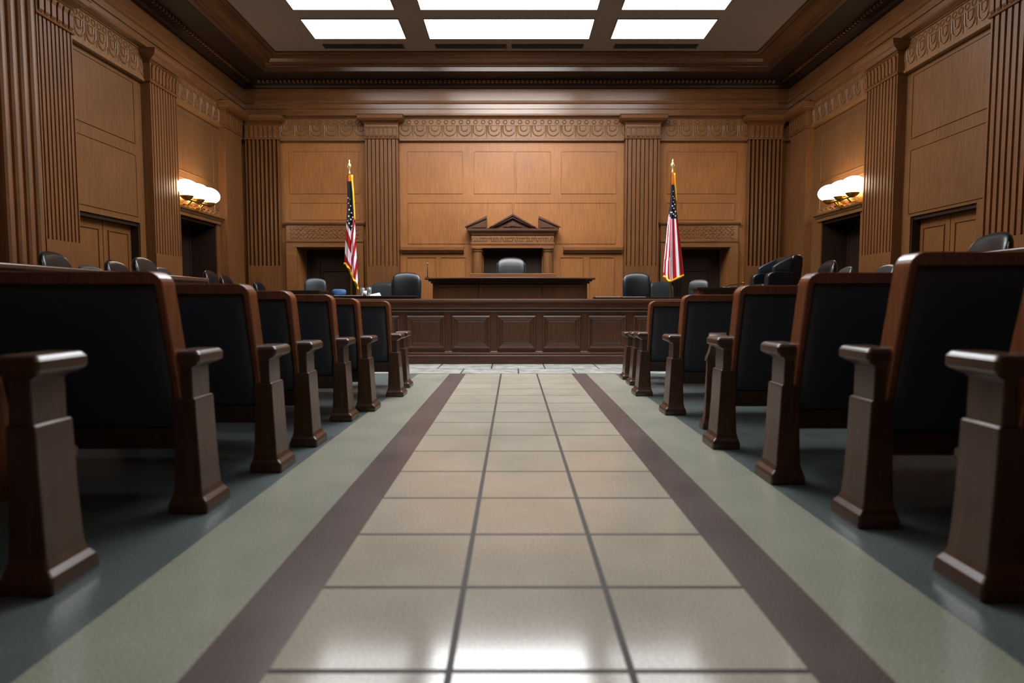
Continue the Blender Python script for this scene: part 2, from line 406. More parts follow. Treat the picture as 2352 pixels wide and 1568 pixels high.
# ------------------------------------------------------------------ doors
def side_door(idx, s, X, O, rec, dark, leaves=2):
    a0, a1, zt = O; mf = side_map(s, X)
    root = bpy.data.objects.new('door_%d' % idx, None); COL.objects.link(root); root.location = mf((a0+a1)/2, -rec, 0); ORG[root] = Vector(root.location)
    tag(root, kind='structure')
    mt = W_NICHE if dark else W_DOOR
    for k in range(leaves):
        p0 = a0 + (a1-a0)*k/leaves + 0.006; p1 = a0 + (a1-a0)*(k+1)/leaves - 0.006
        bm = NB(); loft(bm, [[mf(p0,-rec-0.05,z), mf(p1,-rec-0.05,z), mf(p1,-rec,z), mf(p0,-rec,z)] for z in (0.01, zt-0.05)])
        g = lambda a, o, z: mf(a, o-rec, z)
        pan(bm, g, p0+0.09, p1-0.09, 1.05, zt-0.16, 0.018); pan(bm, g, p0+0.09, p1-0.09, 0.2, 0.95, 0.018)
        obj('leaf', bm, mt, root)
    bm = NB()      # frame: dark stepped head and jambs
    fm = W_NICHE
    for q0, q1, z0, z1, o0, o1 in ((a0-0.005, a1+0.005, zt-0.05, zt+0.0, -rec-0.05, -0.03),):
        loft(bm, [[mf(q0,o0,z), mf(q1,o0,z), mf(q1,o1,z), mf(q0,o1,z)] for z in (z0, z1)])
    for q0, q1 in ((a0, a0+0.02), (a1-0.02, a1)):
        loft(bm, [[mf(q0,-rec-0.05,z), mf(q1,-rec-0.05,z), mf(q1,-0.02,z), mf(q0,-0.02,z)] for z in (0.0, zt)])
    obj('door_frame', bm, fm, root)
    return root
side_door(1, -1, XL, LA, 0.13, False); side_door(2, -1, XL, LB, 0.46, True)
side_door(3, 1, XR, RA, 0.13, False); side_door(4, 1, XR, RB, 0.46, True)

# carved shelf mouldings over the side doorways under the sconces
for i, (mf, O) in enumerate(((mL, LB), (mR, RB))):
    bm = NB(); a0, a1, zt = O
    loft(bm, [[mf(a0-0.1-e, 0, z), mf(a1+0.1+e, 0, z), mf(a1+0.1+e, o, z), mf(a0-0.1-e, o, z)] for z, e, o in ((zt, 0, .03), (zt+.05, 0, .035), (zt+.055, .01, .05), (zt+.08, .02, .07), (zt+.10, .03, .10), (zt+.125, .03, .105), (zt+.13, .0, .03), (zt+.22, .0, .025))])
    for k in range(8):
        c = a0 + (k+0.5)*(a1-a0)/8
        tube(bm, [mf(c + 0.055*math.cos(t), 0.032, zt+0.175 + 0.03*math.sin(t)) for t in [2*PI*j/8 for j in range(8)]], 0.008, 4, closed=True)
    tag(obj('trim_%d' % (19+i), bm, W_CARVE, org=mf((a0+a1)/2, 0, zt)), kind='structure')

def back_door(idx, O):
    a0, a1, zt = O
    root = bpy.data.objects.new('door_%d' % idx, None); COL.objects.link(root); root.location = ((a0+a1)/2, D, DAIS); ORG[root] = Vector(root.location)
    tag(root, kind='structure')
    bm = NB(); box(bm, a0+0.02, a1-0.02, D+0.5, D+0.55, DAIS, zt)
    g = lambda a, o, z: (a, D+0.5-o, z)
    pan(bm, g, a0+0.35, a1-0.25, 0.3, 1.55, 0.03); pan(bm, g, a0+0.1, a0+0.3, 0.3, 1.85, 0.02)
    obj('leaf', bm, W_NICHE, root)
    bm = NB()     # surround: splayed architrave, carved lintel, shelf
    for q0, q1 in ((a0-0.2, a0), (a1, a1+0.16)):
        for e, o in ((0, 0.05), (0.035, 0.065), (0.07, 0.08)):
            qq0, qq1 = (q0, q1-e) if q0 < a0 else (q0+e, q1)
            box(bm, qq0, qq1, D-o, D, DAIS, zt+0.02)
    box(bm, a0-0.2, a1+0.16, D-0.06, D, zt, zt+0.10)
    loft(bm, [[(x, D, zt+0.10), (x, D-0.08, zt+0.10), (x, D-0.085, zt+0.135), (x, D-0.06, zt+0.15), (x, D, zt+0.15)] for x in (a0-0.2, a1+0.16)])
    box(bm, a0-0.2, a1+0.16, D-0.045, D, zt+0.15, zt+0.44)
    loft(bm, [[(x, D, zt+0.43), (x, D-0.06, zt+0.43), (x, D-0.09, zt+0.46), (x, D-0.095, zt+0.49), (x, D, zt+0.50)] for x in (a0-0.23, a1+0.19)])
    obj('door_surround', bm, W_TRIM, root, bevel=0.004)
    bm = NB()
    rnd = random.Random(idx)
    m = 16
    for k in range(m):
        for j in range(3):
            c = a0 - 0.12 + (k+0.5)*(a1-a0+0.2)/m; zz = zt + 0.21 + 0.08*j
            t0 = rnd.random()*PI
            tube(bm, [(c + 0.034*math.cos(t+t0), D-0.05, zz + 0.032*math.sin(t+t0)) for t in [1.6*PI*q/8 for q in range(9)]], 0.008, 4)
    obj('carved_lintel', bm, W_CARVE, root)
    return root
back_door(5, DL); back_door(6, DR)

# ------------------------------------------------------------------ ceiling lights and vents
PX = [(-3.345, -1.82), (-1.41, 1.263), (1.64, 3.2)]
PY = [(10.11, 10.83), (7.85, 9.776), (5.6, 7.5), (3.3, 5.2), (0.9, 2.9)]
ST_ = [(5, 15), (8.5, 18), (1.8, 9), (0.5, 1.6), (0.2, 0.4)]      # (side panels, middle panel)
nmx = ['left', 'middle', 'right']
nmy = ['row nearest the judge wall', 'second row from the judge wall', 'third row from the judge wall', 'fourth row', 'fifth row, above the pews']
for j, (y0, y1) in enumerate(PY):
    ems = [emit('light panel', (0.97, 0.985, 1.0), q) for q in ST_[j]]
    for i, (x0, x1) in enumerate(PX):
        r = empty('ceiling_light', ((x0+x1)/2, (y0+y1)/2, ZC), 'white ceiling light panel, %s one of the %s' % (nmx[i], nmy[j]), 'ceiling light', 'skylight panels in the ceiling')
        bm = NB(); box(bm, x0, x1, y0, y1, ZC-0.012, ZC-0.002); obj('diffuser', bm, ems[i == 1], r)
        bm = NB(); e = 0.012
        for q in ((x0-e, x0, y0-e, y1+e), (x1, x1+e, y0-e, y1+e), (x0, x1, y0-e, y0), (x0, x1, y1, y1+e)): box(bm, q[0], q[1], q[2], q[3], ZC-0.016, ZC-0.001)
        obj('frame', bm, M_CEIL, r)
vl = ['above the flag by the left doorway', 'left of the ceiling centre', 'right of the ceiling centre', 'above the flag by the right doorway']
for (x0, x1), t in zip(((-3.30, -1.92), (-1.36, -0.13), (-0.04, 1.2), (1.75, 3.18)), vl):
    r = empty('ceiling_vent', ((x0+x1)/2, 11.15, ZC), 'long dark slotted air vent in the ceiling, ' + t, 'vent', 'ceiling air vents')
    bm = NB(); box(bm, x0, x1, 11.08, 11.25, ZC-0.006, ZC-0.001); obj('backing', bm, M_VENT, r)
    bm = NB()
    for k in range(5): box(bm, x0, x1, 11.095+k*0.032, 11.105+k*0.032, ZC-0.018, ZC-0.006)
    for k in range(4): box(bm, x0+(x1-x0)*k/3-0.008*(k == 3), x0+(x1-x0)*k/3+0.008, 11.08, 11.25, ZC-0.02, ZC-0.006)
    obj('grille', bm, plain('vent grille', (58, 54, 50), 0.6), r)

# ------------------------------------------------------------------ sconces
def sconce(s, X, ys, z, lab):
    mf = side_map(s, X)
    yc = sum(ys)/3
    r = empty('wall_sconce', mf(yc, 0, z), lab, 'wall lamp', 'lit wall sconces')
    bm = NB(); loft(bm, [[mf(yc-0.42,0,zz), mf(yc+0.42,0,zz), mf(yc+0.42,o,zz), mf(yc-0.42,o,zz)] for zz, o in ((z-0.30,.02),(z-0.27,.035),(z-0.12,.035),(z-0.09,.02))]); obj('back_plate', bm, M_BRASS, r, bevel=0.006)
    bm = NB()
    tube(bm, [mf(ys[0]-0.05, 0.17, z-0.17), mf(ys[2]+0.05, 0.17, z-0.17)], 0.018, 8)
    for yy in (yc-0.2, yc+0.2): tube(bm, [mf(yy, 0.02, z-0.22), mf(yy, 0.10, z-0.24), mf(yy, 0.17, z-0.17)], 0.016, 8)
    tube(bm, [mf(yc, 0.17, z-0.17), mf(yc, 0.19, z-0.28), mf(yc, 0.13, z-0.32)], [0.022, 0.016, 0.02], 8)
    obj('bracket', bm, M_BRASS, r, smooth=True)
    for yy in ys:
        c = Vector(mf(yy, 0.17, z))
        bm = NB(); lathe(bm, c.x, c.y, [(0.03, z-0.19), (0.07, z-0.165), (0.10, z-0.13), (0.105, z-0.12), (0.09, z-0.115)], 18)
        g = obj('holder', bm, M_BRASS, r, smooth=True)
        bm = NB(); ball(bm, c, 0.165, 0.225, 0.135); obj('globe', bm, M_GLOBE, r, smooth=True)
sconce(-1, XL, (10.02, 10.38, 10.74), 2.71, 'lit three globe brass sconce over the dark doorway, left wall')
sconce(1, XR, (9.86, 10.22, 10.58), 2.73, 'lit three globe brass sconce over the dark doorway, right wall')

# ------------------------------------------------------------------ judge's canopy (aedicule) in the middle of the back wall
r = empty('judge_canopy', (-0.02, D, 0.55), 'carved dark wood canopy with broken pediment behind the judge chair', 'canopy')
cy = D - 0.30
bm = NB()
loft(bm, [[(-0.90+e, D, z), (0.86-e, D, z), (0.86-e, cy+o, z), (-0.90+e, cy+o, z)] for z, e, o in ((2.19, .10, .08), (2.21, .08, .06), (2.25, .06, .05), (2.27, .03, .02), (2.29, .0, .0), (2.325, .0, .0), (2.335, .015, .015))])
obj('cornice', bm, W_DARK, r)
bm = NB(); box(bm, -0.82, 0.78, cy+0.06, D, 2.06, 2.19)
g = lambda a, o, z: (a, cy+0.06-o, z)
rnd = random.Random(3)
for k in range(34):
    c = -0.78 + k*1.52/33; t0 = rnd.random()*2*PI
    tube(bm, [(c + 0.03*math.cos(t+t0), cy+0.055, 2.125 + 0.035*math.sin(t+t0)) for t in [1.5*PI*q/7 for q in range(8)]], 0.008, 4)
obj('carved_frieze', bm, W_CARVE, r)
bm = NB(); loft(bm, [[(-0.82-e, D, z), (0.78+e, D, z), (0.78+e, cy+0.06-e, z), (-0.82-e, cy+0.06-e, z)] for z, e in ((1.96, 0), (2.02, 0), (2.025, .012), (2.05, .018), (2.06, .018))])
obj('architrave', bm, W_TRIM, r)
def ped(bm, pts, y0, y1):
    loft(bm, [[(x, y, z) for x, z in pts] for y in (y0, y1)])
z0 = 2.335
bm = NB()      # central gable: raking mouldings over a sunk tympanum
ap = (-0.02, 2.60)
ped(bm, [(-0.50, z0), (-0.42, z0), (ap[0], ap[1]-0.075), (0.38, z0), (0.46, z0), (0.40, z0+0.03), ap, (-0.44, z0+0.03)], cy, D)
ped(bm, [(-0.44, z0), (0.40, z0), (ap[0], ap[1]-0.06)], cy+0.07, D)
ped(bm, [(-0.47, z0+0.02), (-0.40, z0+0.03), (ap[0], ap[1]-0.03), (0.36, z0+0.03), (0.43, z0+0.02), (ap[0], ap[1]+0.012)], cy-0.03, cy+0.02)
ped(bm, [(-0.20, z0+0.03), (0.16, z0+0.03), (ap[0], z0+0.15)], cy+0.045, cy+0.08)
ped(bm, [(-0.08, z0+0.045), (0.04, z0+0.045), (ap[0], z0+0.11)], cy+0.03, cy+0.08)
obj('gable', bm, W_DARK, r, bevel=0.003)
for sgn in (-1, 1):
    bm = NB(); cxx = -0.02
    q = lambda x: cxx + sgn*x
    ped(bm, [(q(0.90), z0-0.01), (q(0.90), z0+0.02), (q(0.505), z0+0.215), (q(0.505), z0+0.06), (q(0.52), z0), ], cy, D)
    ped(bm, [(q(0.93), z0+0.005), (q(0.92), z0+0.035), (q(0.50), z0+0.235), (q(0.50), z0+0.185)], cy-0.03, cy+0.02)
    ped(bm, [(q(0.80), z0+0.01), (q(0.53), z0+0.13), (q(0.53), z0+0.01)], cy-0.012, cy+0.01)
    obj('pediment_wing', bm, W_DARK, r, bevel=0.003)
for xc in (-0.71, 0.67):
    bm = NB(); lathe(bm, xc, cy+0.12, [(0.125, DAIS), (0.125, 0.3), (0.115, 0.32), (0.115, 1.2), (0.105, 1.6), (0.085, 1.885), (0.10, 1.89), (0.105, 1.905), (0.088, 1.915), (0.088, 1.93), (0.11, 1.94), (0.11, 1.962)], 24)
    obj('column', bm, W_PIL, r, smooth=True).modifiers.new('es', 'EDGE_SPLIT').split_angle = math.radians(40)
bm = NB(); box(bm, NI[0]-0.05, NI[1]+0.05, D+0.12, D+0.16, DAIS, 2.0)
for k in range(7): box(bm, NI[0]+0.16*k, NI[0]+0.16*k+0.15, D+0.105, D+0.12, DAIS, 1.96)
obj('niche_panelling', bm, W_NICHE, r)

# ------------------------------------------------------------------ judge's bench (bowed front)
r = empty('judge_bench', (0, 10.9, DAIS), 'bowed dark wood judge bench with overhanging top under the canopy', 'bench')
def bow(x, w, y0, sag): return y0 + sag*(x/w)**2
xs = [-1.52 + 3.02*k/30 for k in range(31)]
def slab(bm, xa, xb, yf, sag, yb, z0, z1, w=1.5, n=30):
    rings = []
    for k in range(n+1):
        x = xa + (xb-xa)*k/n
        yy = bow(x-(xa+xb)/2, w, yf, sag)
        rings.append([(x, yb, z0), (x, yy+0.02, z0), (x, yy, z0+(z1-z0)*.3), (x, yy, z0+(z1-z0)*.75), (x, yy+0.015, z1), (x, yb, z1)])
    loft(bm, rings)
ZT = at(1180, 636, 10.5).z
bm = NB(); slab(bm, -1.53, 1.40, 10.42, 0.35, 11.0, ZT-0.035, ZT); obj('bench_top', bm, W_DARK, r, bevel=0.006)
bm = NB(); slab(bm, -1.47, 1.35, 10.49, 0.33, 11.0, ZT-0.065, ZT-0.035); slab(bm, -1.43, 1.31, 10.54, 0.33, 11.0, ZT-0.10, ZT-0.065); obj('moulding', bm, W_DARK, r)
bm = NB(); slab(bm, -1.40, 1.27, 10.58, 0.30, 11.0, DAIS, ZT-0.10); obj('bench_body', bm, W_DARKV, r)
for x0, x1 in ((-1.28, -0.64), (-0.54, 0.42), (0.52, 1.16)):
    bm = NB()
    mfb = lambda a, o, z: (a, bow(a+0.065, 1.5, 10.58, 0.30) - o, z)
    for k in range(6):
        xa, xb = x0 + (x1-x0)*k/6, x0 + (x1-x0)*(k+1)/6
        loft(bm, [[mfb(xa,-0.01,z), mfb(xb,-0.01,z), mfb(xb,0.016,z), mfb(xa,0.016,z)] for z in (0.42, ZT-0.16)])
    for xa, xb, za, zb in ((x0-0.03, x0, 0.39, ZT-0.13), (x1, x1+0.03, 0.39, ZT-0.13)):
        loft(bm, [[mfb(xa,-0.01,z), mfb(xb,-0.01,z), mfb(xb,0.03,z), mfb(xa,0.03,z)] for z in (za, zb)])
    for za, zb in ((0.39, 0.42), (ZT-0.16, ZT-0.13)):
        for k in range(6):
            xa, xb = x0 + (x1-x0)*k/6, x0 + (x1-x0)*(k+1)/6
            loft(bm, [[mfb(xa,-0.01,z), mfb(xb,-0.01,z), mfb(xb,0.03,z), mfb(xa,0.03,z)] for z in (za, zb)])
    obj('panel', bm, W_DARKV, r)
bm = NB(); zr = at(1180, 628, 10.6).z; box(bm, -0.735, 0.71, 10.55, 10.98, ZT, zr); obj('reading_ledge', bm, W_TRIM, r, bevel=0.005)  # lighter wood than the bench, light on the ledge front put into the colour

# ------------------------------------------------------------------ the bar
r = empty('courtroom_bar', (0.07, 9.3, 0), 'long dark panelled wooden bar closing the end of the aisle', 'bar')
BX0, BX1, BY = -2.62, 2.62, 9.2
def brow(bm, rows):
    loft(bm, [[(BX0-e, BY-o, z), (BX1+e, BY-o, z), (BX1+e, BY+0.16, z), (BX0-e, BY+0.16, z)] for z, e, o in rows])
bm = NB(); brow(bm, [(0.90, 0, .055), (0.915, 0, .075), (0.935, 0, .08), (0.95, 0, .075), (0.958, 0, .055)]); obj('bar_top', bm, W_DARK, r)
bm = NB(); brow(bm, [(0.76, 0, .0), (0.765, 0, .02), (0.785, 0, .035), (0.79, 0, .02), (0.80, 0, .02), (0.812, 0, .05), (0.822, 0, .055), (0.83, 0, .04), (0.90, 0, .042)]); obj('upper_moulding', bm, W_DARK, r)
bm = NB(); brow(bm, [(0.10, 0, 0), (0.765, 0, 0)]); obj('bar_body', bm, W_DARKV, r)
bm = NB(); brow(bm, [(0.0, 0, .05), (0.105, 0, .05), (0.11, 0, .065), (0.125, 0, .065), (0.14, 0, .04), (0.15, 0, .05), (0.165, 0, .045), (0.18, 0, .01), (0.19, 0, .0)]); obj('plinth', bm, W_DARK, r, bevel=0.004)
PIT = 0.668
for k in range(-4, 4):
    c = 0.07 + (k+0.5)*PIT - 0.03 - PIT/2
    if c - 0.3 < BX0 or c + 0.3 > BX1: continue
    mfb = lambda a, o, z: (a, BY - o, z)
    bm = NB()
    x0, x1, za, zb = c-0.285, c+0.285, 0.215, 0.715
    def fr(e, o, ztweak=0): return [mfb(x0+e, o, za+e), mfb(x1-e, o, za+e), mfb(x1-e, o, zb-e), mfb(x0+e, o, zb-e)]
    loft(bm, [fr(0, 0), fr(0.004, 0.022), fr(0.02, 0.034), fr(0.032, 0.030), fr(0.042, 0.012), fr(0.062, 0.006), fr(0.07, 0.002)])
    f = obj('panel_frame', bm, W_DARK, r)
    bm = NB(); loft(bm, [fr(0.072, 0.0), fr(0.075, 0.008), fr(0.10, 0.016)]); obj('panel_field', bm, W_DARKV, f)

# ------------------------------------------------------------------ PEWS
def pew(side, Yn, us, A_, B_, label, L=1.75, front_leg=False, inset=0.05):
    s = side
    r = empty('pew', (s*(us+L/2), Yn+0.1, 0), label, 'pew', 'upholstered pews beside the aisle')
    X = lambda u: s*(us + u)
    def rr(bm, rows):
        out = []
        for z, a0, a1, d0, d1 in rows:
            x0, x1 = X(a0), X(a1)
            out.append([(x0, Yn+d0, z), (x1, Yn+d0, z), (x1, Yn+d1, z), (x0, Yn+d1, z)])
        loft(bm, out)
    def post(u_shift, flip):
        g = (lambda a: u_shift - a) if flip else (lambda a: u_shift + a)
        def R(bm, rows): rr(bm, [(z, g(a0), g(a1), d0, d1) for z, a0, a1, d0, d1 in rows])
        bm = NB()
        R(bm, [(0.05*A_/0.7, -0.033, .095, -.008, .178), (0.16, -.026, .09, -.002, .172), (0.30, -.018, .085, 0, .17), (A_*.70, -.010, .083, 0, .17), (A_*.708, -.004, .08, .006, .164)])
        p = obj('end_post', bm, W_PEW, r, bevel=0.006)
        bm = NB(); R(bm, [(A_*.70, .003, .078, .009, .162), (A_*.90, .005, .077, .009, .162)])
        obj('upper_block', bm, W_PEW, p, bevel=0.004)
        bm = NB(); R(bm, [(0, -.062, .11, -.028, .20), (A_*.05, -.062, .11, -.028, .20), (A_*.075, -.056, .105, -.024, .195), (A_*.10, -.040, .10, -.014, .185), (A_*.15, -.025, .092, -.004, .175)])
        obj('foot', bm, W_PEW, p, bevel=0.008)
        bm = NB(); R(bm, [(A_*.885, .004, .078, .008, .163), (A_*.90, -.006, .082, .002, .172), (A_*.912, -.026, .088, -.004, .19), (A_*.918, -.030, .09, -.006, .195)]); obj('cap_moulding', bm, W_PEW, p, bevel=0.003)
        bm = NB(); R(bm, [(A_*.916, -.036, .093, -.012, .205), (A_*.935, -.042, .097, -.018, .215), (A_*.975, -.042, .097, -.018, .215), (A_, -.030, .085, -.006, .20)])
        obj('armrest', bm, W_PEW, p, bevel=0.012, seg=4)
    post(0, False)
    post(L, True)
    # reclined back: (depth offset at height z)
    zb = 0.25*B_/1.0; lean = 0.19
    dy = lambda z: 0.082 - lean*(z - zb)/(B_ - zb)
    T = 0.085
    u0, u1 = inset, L-0.05
    def slab(bm, ua, ub, za, zc, d0, d1):
        loft(bm, [[(X(ua), Yn+dy(z)+d0, z), (X(ub), Yn+dy(z)+d0, z), (X(ub), Yn+dy(z)+d1, z), (X(ua), Yn+dy(z)+d1, z)] for z in (za, zc)])
    bm = NB(); ro = 0.055        # one bent frame: stile, rounded corner, top rail, rounded corner, stile
    path = [(u0, zb, 1, 0)]
    for (cu, a0_, a1_) in ((u0+ro, PI, PI/2), (u1-ro, PI/2, 0)):
        for k in range(7):
            t = a0_ + (a1_-a0_)*k/6
            path.append((cu + ro*math.cos(t), B_-ro + ro*math.sin(t), -math.cos(t), -math.sin(t)))
    path.append((u1, zb, -1, 0))
    rings = []
    for (pu, pz, iu, iz) in path:
        wd = 0.032 + 0.020*abs(iz)
        qu, qz = pu + iu*wd, pz + iz*wd
        rings.append([(X(pu), Yn+dy(pz)-0.022, pz), (X(qu), Yn+dy(qz)-0.022, qz), (X(qu), Yn+dy(qz)+T, qz), (X(pu), Yn+dy(pz)+T, pz)])
    loft(bm, rings)
    fo = obj('back_frame', bm, W_STRIP, r, bevel=0.012, seg=3, smooth=False)
    bm = NB(); slab(bm, u0+0.03, u1-0.03, zb, zb+0.10, -0.006, T-0.01); obj('bottom_rail', bm, W_PEW, r, bevel=0.004)
    bm = NB(); slab(bm, u0+0.03, u1-0.03, zb+0.09, B_-0.045, 0.02, T-0.03); obj('back_board', bm, W_DARKV, r)
    for nm, base, sg in (('rear_upholstery', 0.02, -1), ('back_cushion', T-0.03, 1)):
        bm = NB(); nx, nz = 24, 14
        G = []
        za, zc = zb+0.095, B_-0.046
        for j in range(nz+1):
            row = []
            for i in range(nx+1):
                p, q = i/nx, j/nz
                p = 0.5-0.5*math.cos(PI*p) if nx else p; q = 0.5-0.5*math.cos(PI*q)
                z = za + (zc-za)*q; u = u0+0.032 + (u1-u0-0.064)*p
                ex = min(p, 1-p)*(u1-u0)/0.06; ez = min(q, 1-q)*(zc-za)/0.06
                b = 0.030*math.sqrt(max(0, 1-(1-min(1, ex))**2))*math.sqrt(max(0, 1-(1-min(1, ez))**2))
                row.append(bm.verts.new((X(u), Yn+dy(z)+base+sg*b, z)))
            G.append(row)
        for j in range(nz):
            for i in range(nx): bm.faces.new((G[j][i], G[j][i+1], G[j+1][i+1], G[j+1][i]))
        obj(nm, bm, M_UPH, r, smooth=True)
    bm = NB(); x0, x1 = sorted((X(0.085), X(L-0.085))); box(bm, x0, x1, Yn+0.13, Yn+0.33, 0.33*A_/.7, 0.37*A_/.7); obj('seat', bm, W_PEW, r, bevel=0.01)
    bm = NB(); box(bm, x0+0.01, x1-0.01, Yn+0.135, Yn+0.325, 0.37*A_/.7, 0.42*A_/.7); obj('seat_cushion', bm, M_UPH, r, bevel=0.02, seg=3)
    if front_leg:
        Yl = 0.62
        bm = NB(); rr(bm, [(0, 0.06, .18, Yl-.04, Yl+.06), (.04, .06, .18, Yl-.04, Yl+.06), (.07, .075, .16, Yl-.025, Yl+.045), (.12, .085, .15, Yl-.01, Yl+.03), (.52, .095, .14, Yl-.005, Yl+.025)]); obj('front_post', bm, W_PEW, r, bevel=0.005)
        bm = NB(); loft(bm, [[(X(a0), Yn+d, z-.04), (X(a1), Yn+d, z-.04), (X(a1), Yn+d, z), (X(a0), Yn+d, z)] for d, z, a0, a1 in ((.20, A_-.005, -.03, .09), (.3, A_+.012, .0, .12), (.42, A_-.02, .05, .15), (.55, .60, .08, .16), (.66, .52, .085, .15))]); obj('curved_arm', bm, W_PEW, r, bevel=0.01, smooth=True)
    return r
ordw = ['nearest the camera'] + [q + ' from the camera' for q in ('second', 'third', 'fourth', 'fifth', 'sixth', 'seventh')] + ['nearest the bar']
LP = [(1.92, 1.50, .755, 1.08), (2.68, 1.39, .71, 1.043), (3.33, 1.31, .683, 1.01), (3.92, 1.305, .667, .985), (4.76, 1.30, .64, .972), (5.20, 1.22, .63, .945), (6.00, 1.125, .61, .925), (6.62, 1.165, .60, .90)]
RP = [(1.88, 1.49, .76, 1.12), (2.50, 1.455, .735, 1.108), (3.11, 1.355, .71, 1.058), (3.86, 1.30, .70, 1.015), (5.03, 1.287, .65, .972), (6.05, 1.245, .62, .925), (6.83, 1.33, .585, .89), (7.33, 1.34, .56, .87)]
for i, p in enumerate(LP):
    Ln = {0: 1.75}.get(i, 1.75)
    pew(-1, *p, 'dark upholstered pew left of the aisle, %s' % ordw[i], L=Ln, inset={0: .14, 7: .2}.get(i, .05))
for i, p in enumerate(RP):
    pew(1, *p, L=1.75 if i < 6 else 1.5, label= 'dark upholstered pew right of the aisle, %s' % ordw[i] + (', with a second curved arm' if i == 3 else ''), front_leg=(i == 3), inset={6: .21, 7: .31}.get(i, .05))

# ------------------------------------------------------------------ jury rails
for s, zt, lab in ((-1, 1.175, 'dark wooden jury rail before the seats along the left wall'), (1, 1.29, 'dark wooden jury rail before the seats along the right wall')):
    u = 3.42 if s < 0 else 3.55
    y0, y1 = 3.6, (6.9 if s < 0 else 5.1)
    r = empty('jury_rail', (s*u, (y0+y1)/2, 0), lab, 'rail')
    x0, x1 = sorted((s*(u-0.07), s*(u+0.07)))
    bm = NB(); box(bm, x0, x1, y0, y1, zt-0.04, zt); obj('rail_top', bm, W_PEW, r, bevel=0.01)
    x0, x1 = sorted((s*(u-0.03), s*(u+0.03)))
    bm = NB(); box(bm, x0, x1, y0, y1, 0, zt-0.04)
    mf = lambda a, o, z: (s*(u-0.03-o), a, z)
    k = y0 + 0.1
    while k + 0.7 < y1: pan(bm, mf, k, k+0.62, 0.3, zt-0.15, 0.015); k += 0.72
    obj('rail_front', bm, W_DARKV, r)

# ------------------------------------------------------------------ CHAIRS
def build_chair(mat_back, seam):
    r = empty('swivel_chair', (0, 0, 0), 'tmp', 'chair')
    # back: padded, arched top, slightly wrapped; faces -Y
    bm = NB(); rings = []
    zs = [0.50, 0.52, 0.56, 0.65, 0.78, 0.90, 1.0, 1.06, 1.10, 1.13, 1.145]
    ws = [.20, .215, .225, .235, .245, .25, .25, .245, .235, .21, .16]
    ts = [.03, .045, .055, .06, .065, .065, .06, .055, .045, .03, .008]
    for z, w, t in zip(zs, ws, ts):
        ring = []
        for k in range(32):
            th = 2*PI*k/32; c_, s_ = math.cos(th), math.sin(th)
            x = w*math.copysign(abs(c_)**0.5, c_); yy = t*math.copysign(abs(s_)**0.7, s_)
            lean = 0.20 + (z-0.5)*0.16
            wrap = -0.05*(x/0.25)**2
            arch = 0.055*(1-(x/0.25)**2)*max(0, (z-0.75)/0.4)
            pull = -0.012*math.exp(-((z-0.66)/0.02)**2) if (seam and s_ < 0) else 0
            ring.append((x, lean + yy + wrap - pull, z + arch))
        rings.append(ring)
    loft(bm, rings)
    bk = obj('backrest', bm, mat_back, r, smooth=True)
    if seam:
        for sg in (-1, 1):
            bm = NB()
            tube(bm, [(sg*w*1.0, 0.20+(z-.5)*.16-0.05*(w/.25)**2-0.01, z) for z, w in zip(zs[2:9], ws[2:9])], 0.008, 6)
            obj('piping', bm, M_LEATHER2, bk, smooth=True)
    bm = NB(); rings = []
    for z, e in ((0.42, .06), (0.43, .02), (0.46, .0), (0.50, .0), (0.53, .03), (0.54, .10)):
        rings.append([((.25-e)*math.copysign(abs(math.cos(2*PI*k/28))**0.5, math.cos(2*PI*k/28)), -0.04+(.25-e)*math.copysign(abs(math.sin(2*PI*k/28))**0.5, math.sin(2*PI*k/28)), z) for k in range(28)])
    loft(bm, rings); obj('seat', bm, mat_back, r, smooth=True)
    for sg in (-1, 1):
        bm = NB(); box(bm, sg*.29-.035, sg*.29+.035, -.20, .20, .70, .75)
        tube(bm, [(sg*.29, .16, .71), (sg*.29, .18, .58), (sg*.24, .12, .47)], .02, 8); tube(bm, [(sg*.29, -.14, .71), (sg*.29, -.14, .56), (sg*.24, -.06, .47)], .02, 8)
        obj('armrest', bm, M_LEATHER, r, bevel=0.015)
    bm = NB(); lathe(bm, 0, 0, [(.035, .06), (.035, .30), (.025, .30), (.025, .43), (.09, .43), (.09, .44)], 16); obj('column', bm, M_METAL, r)
    bm = NB()
    for k in range(5):
        t = 2*PI*k/5; tube(bm, [(0, 0, .09), (.15*math.cos(t), .15*math.sin(t), .085), (.28*math.cos(t), .28*math.sin(t), .06)], [.03, .025, .018], 8)
        ball(bm, (.28*math.cos(t), .28*math.sin(t), .03), .03, .03, .03, 10, 8)
    obj('base', bm, M_METAL, r)
    return r
proto = {'dark': build_chair(M_LEATHER, True), 'grey': build_chair(M_LEATHER2, False)}
used = set()
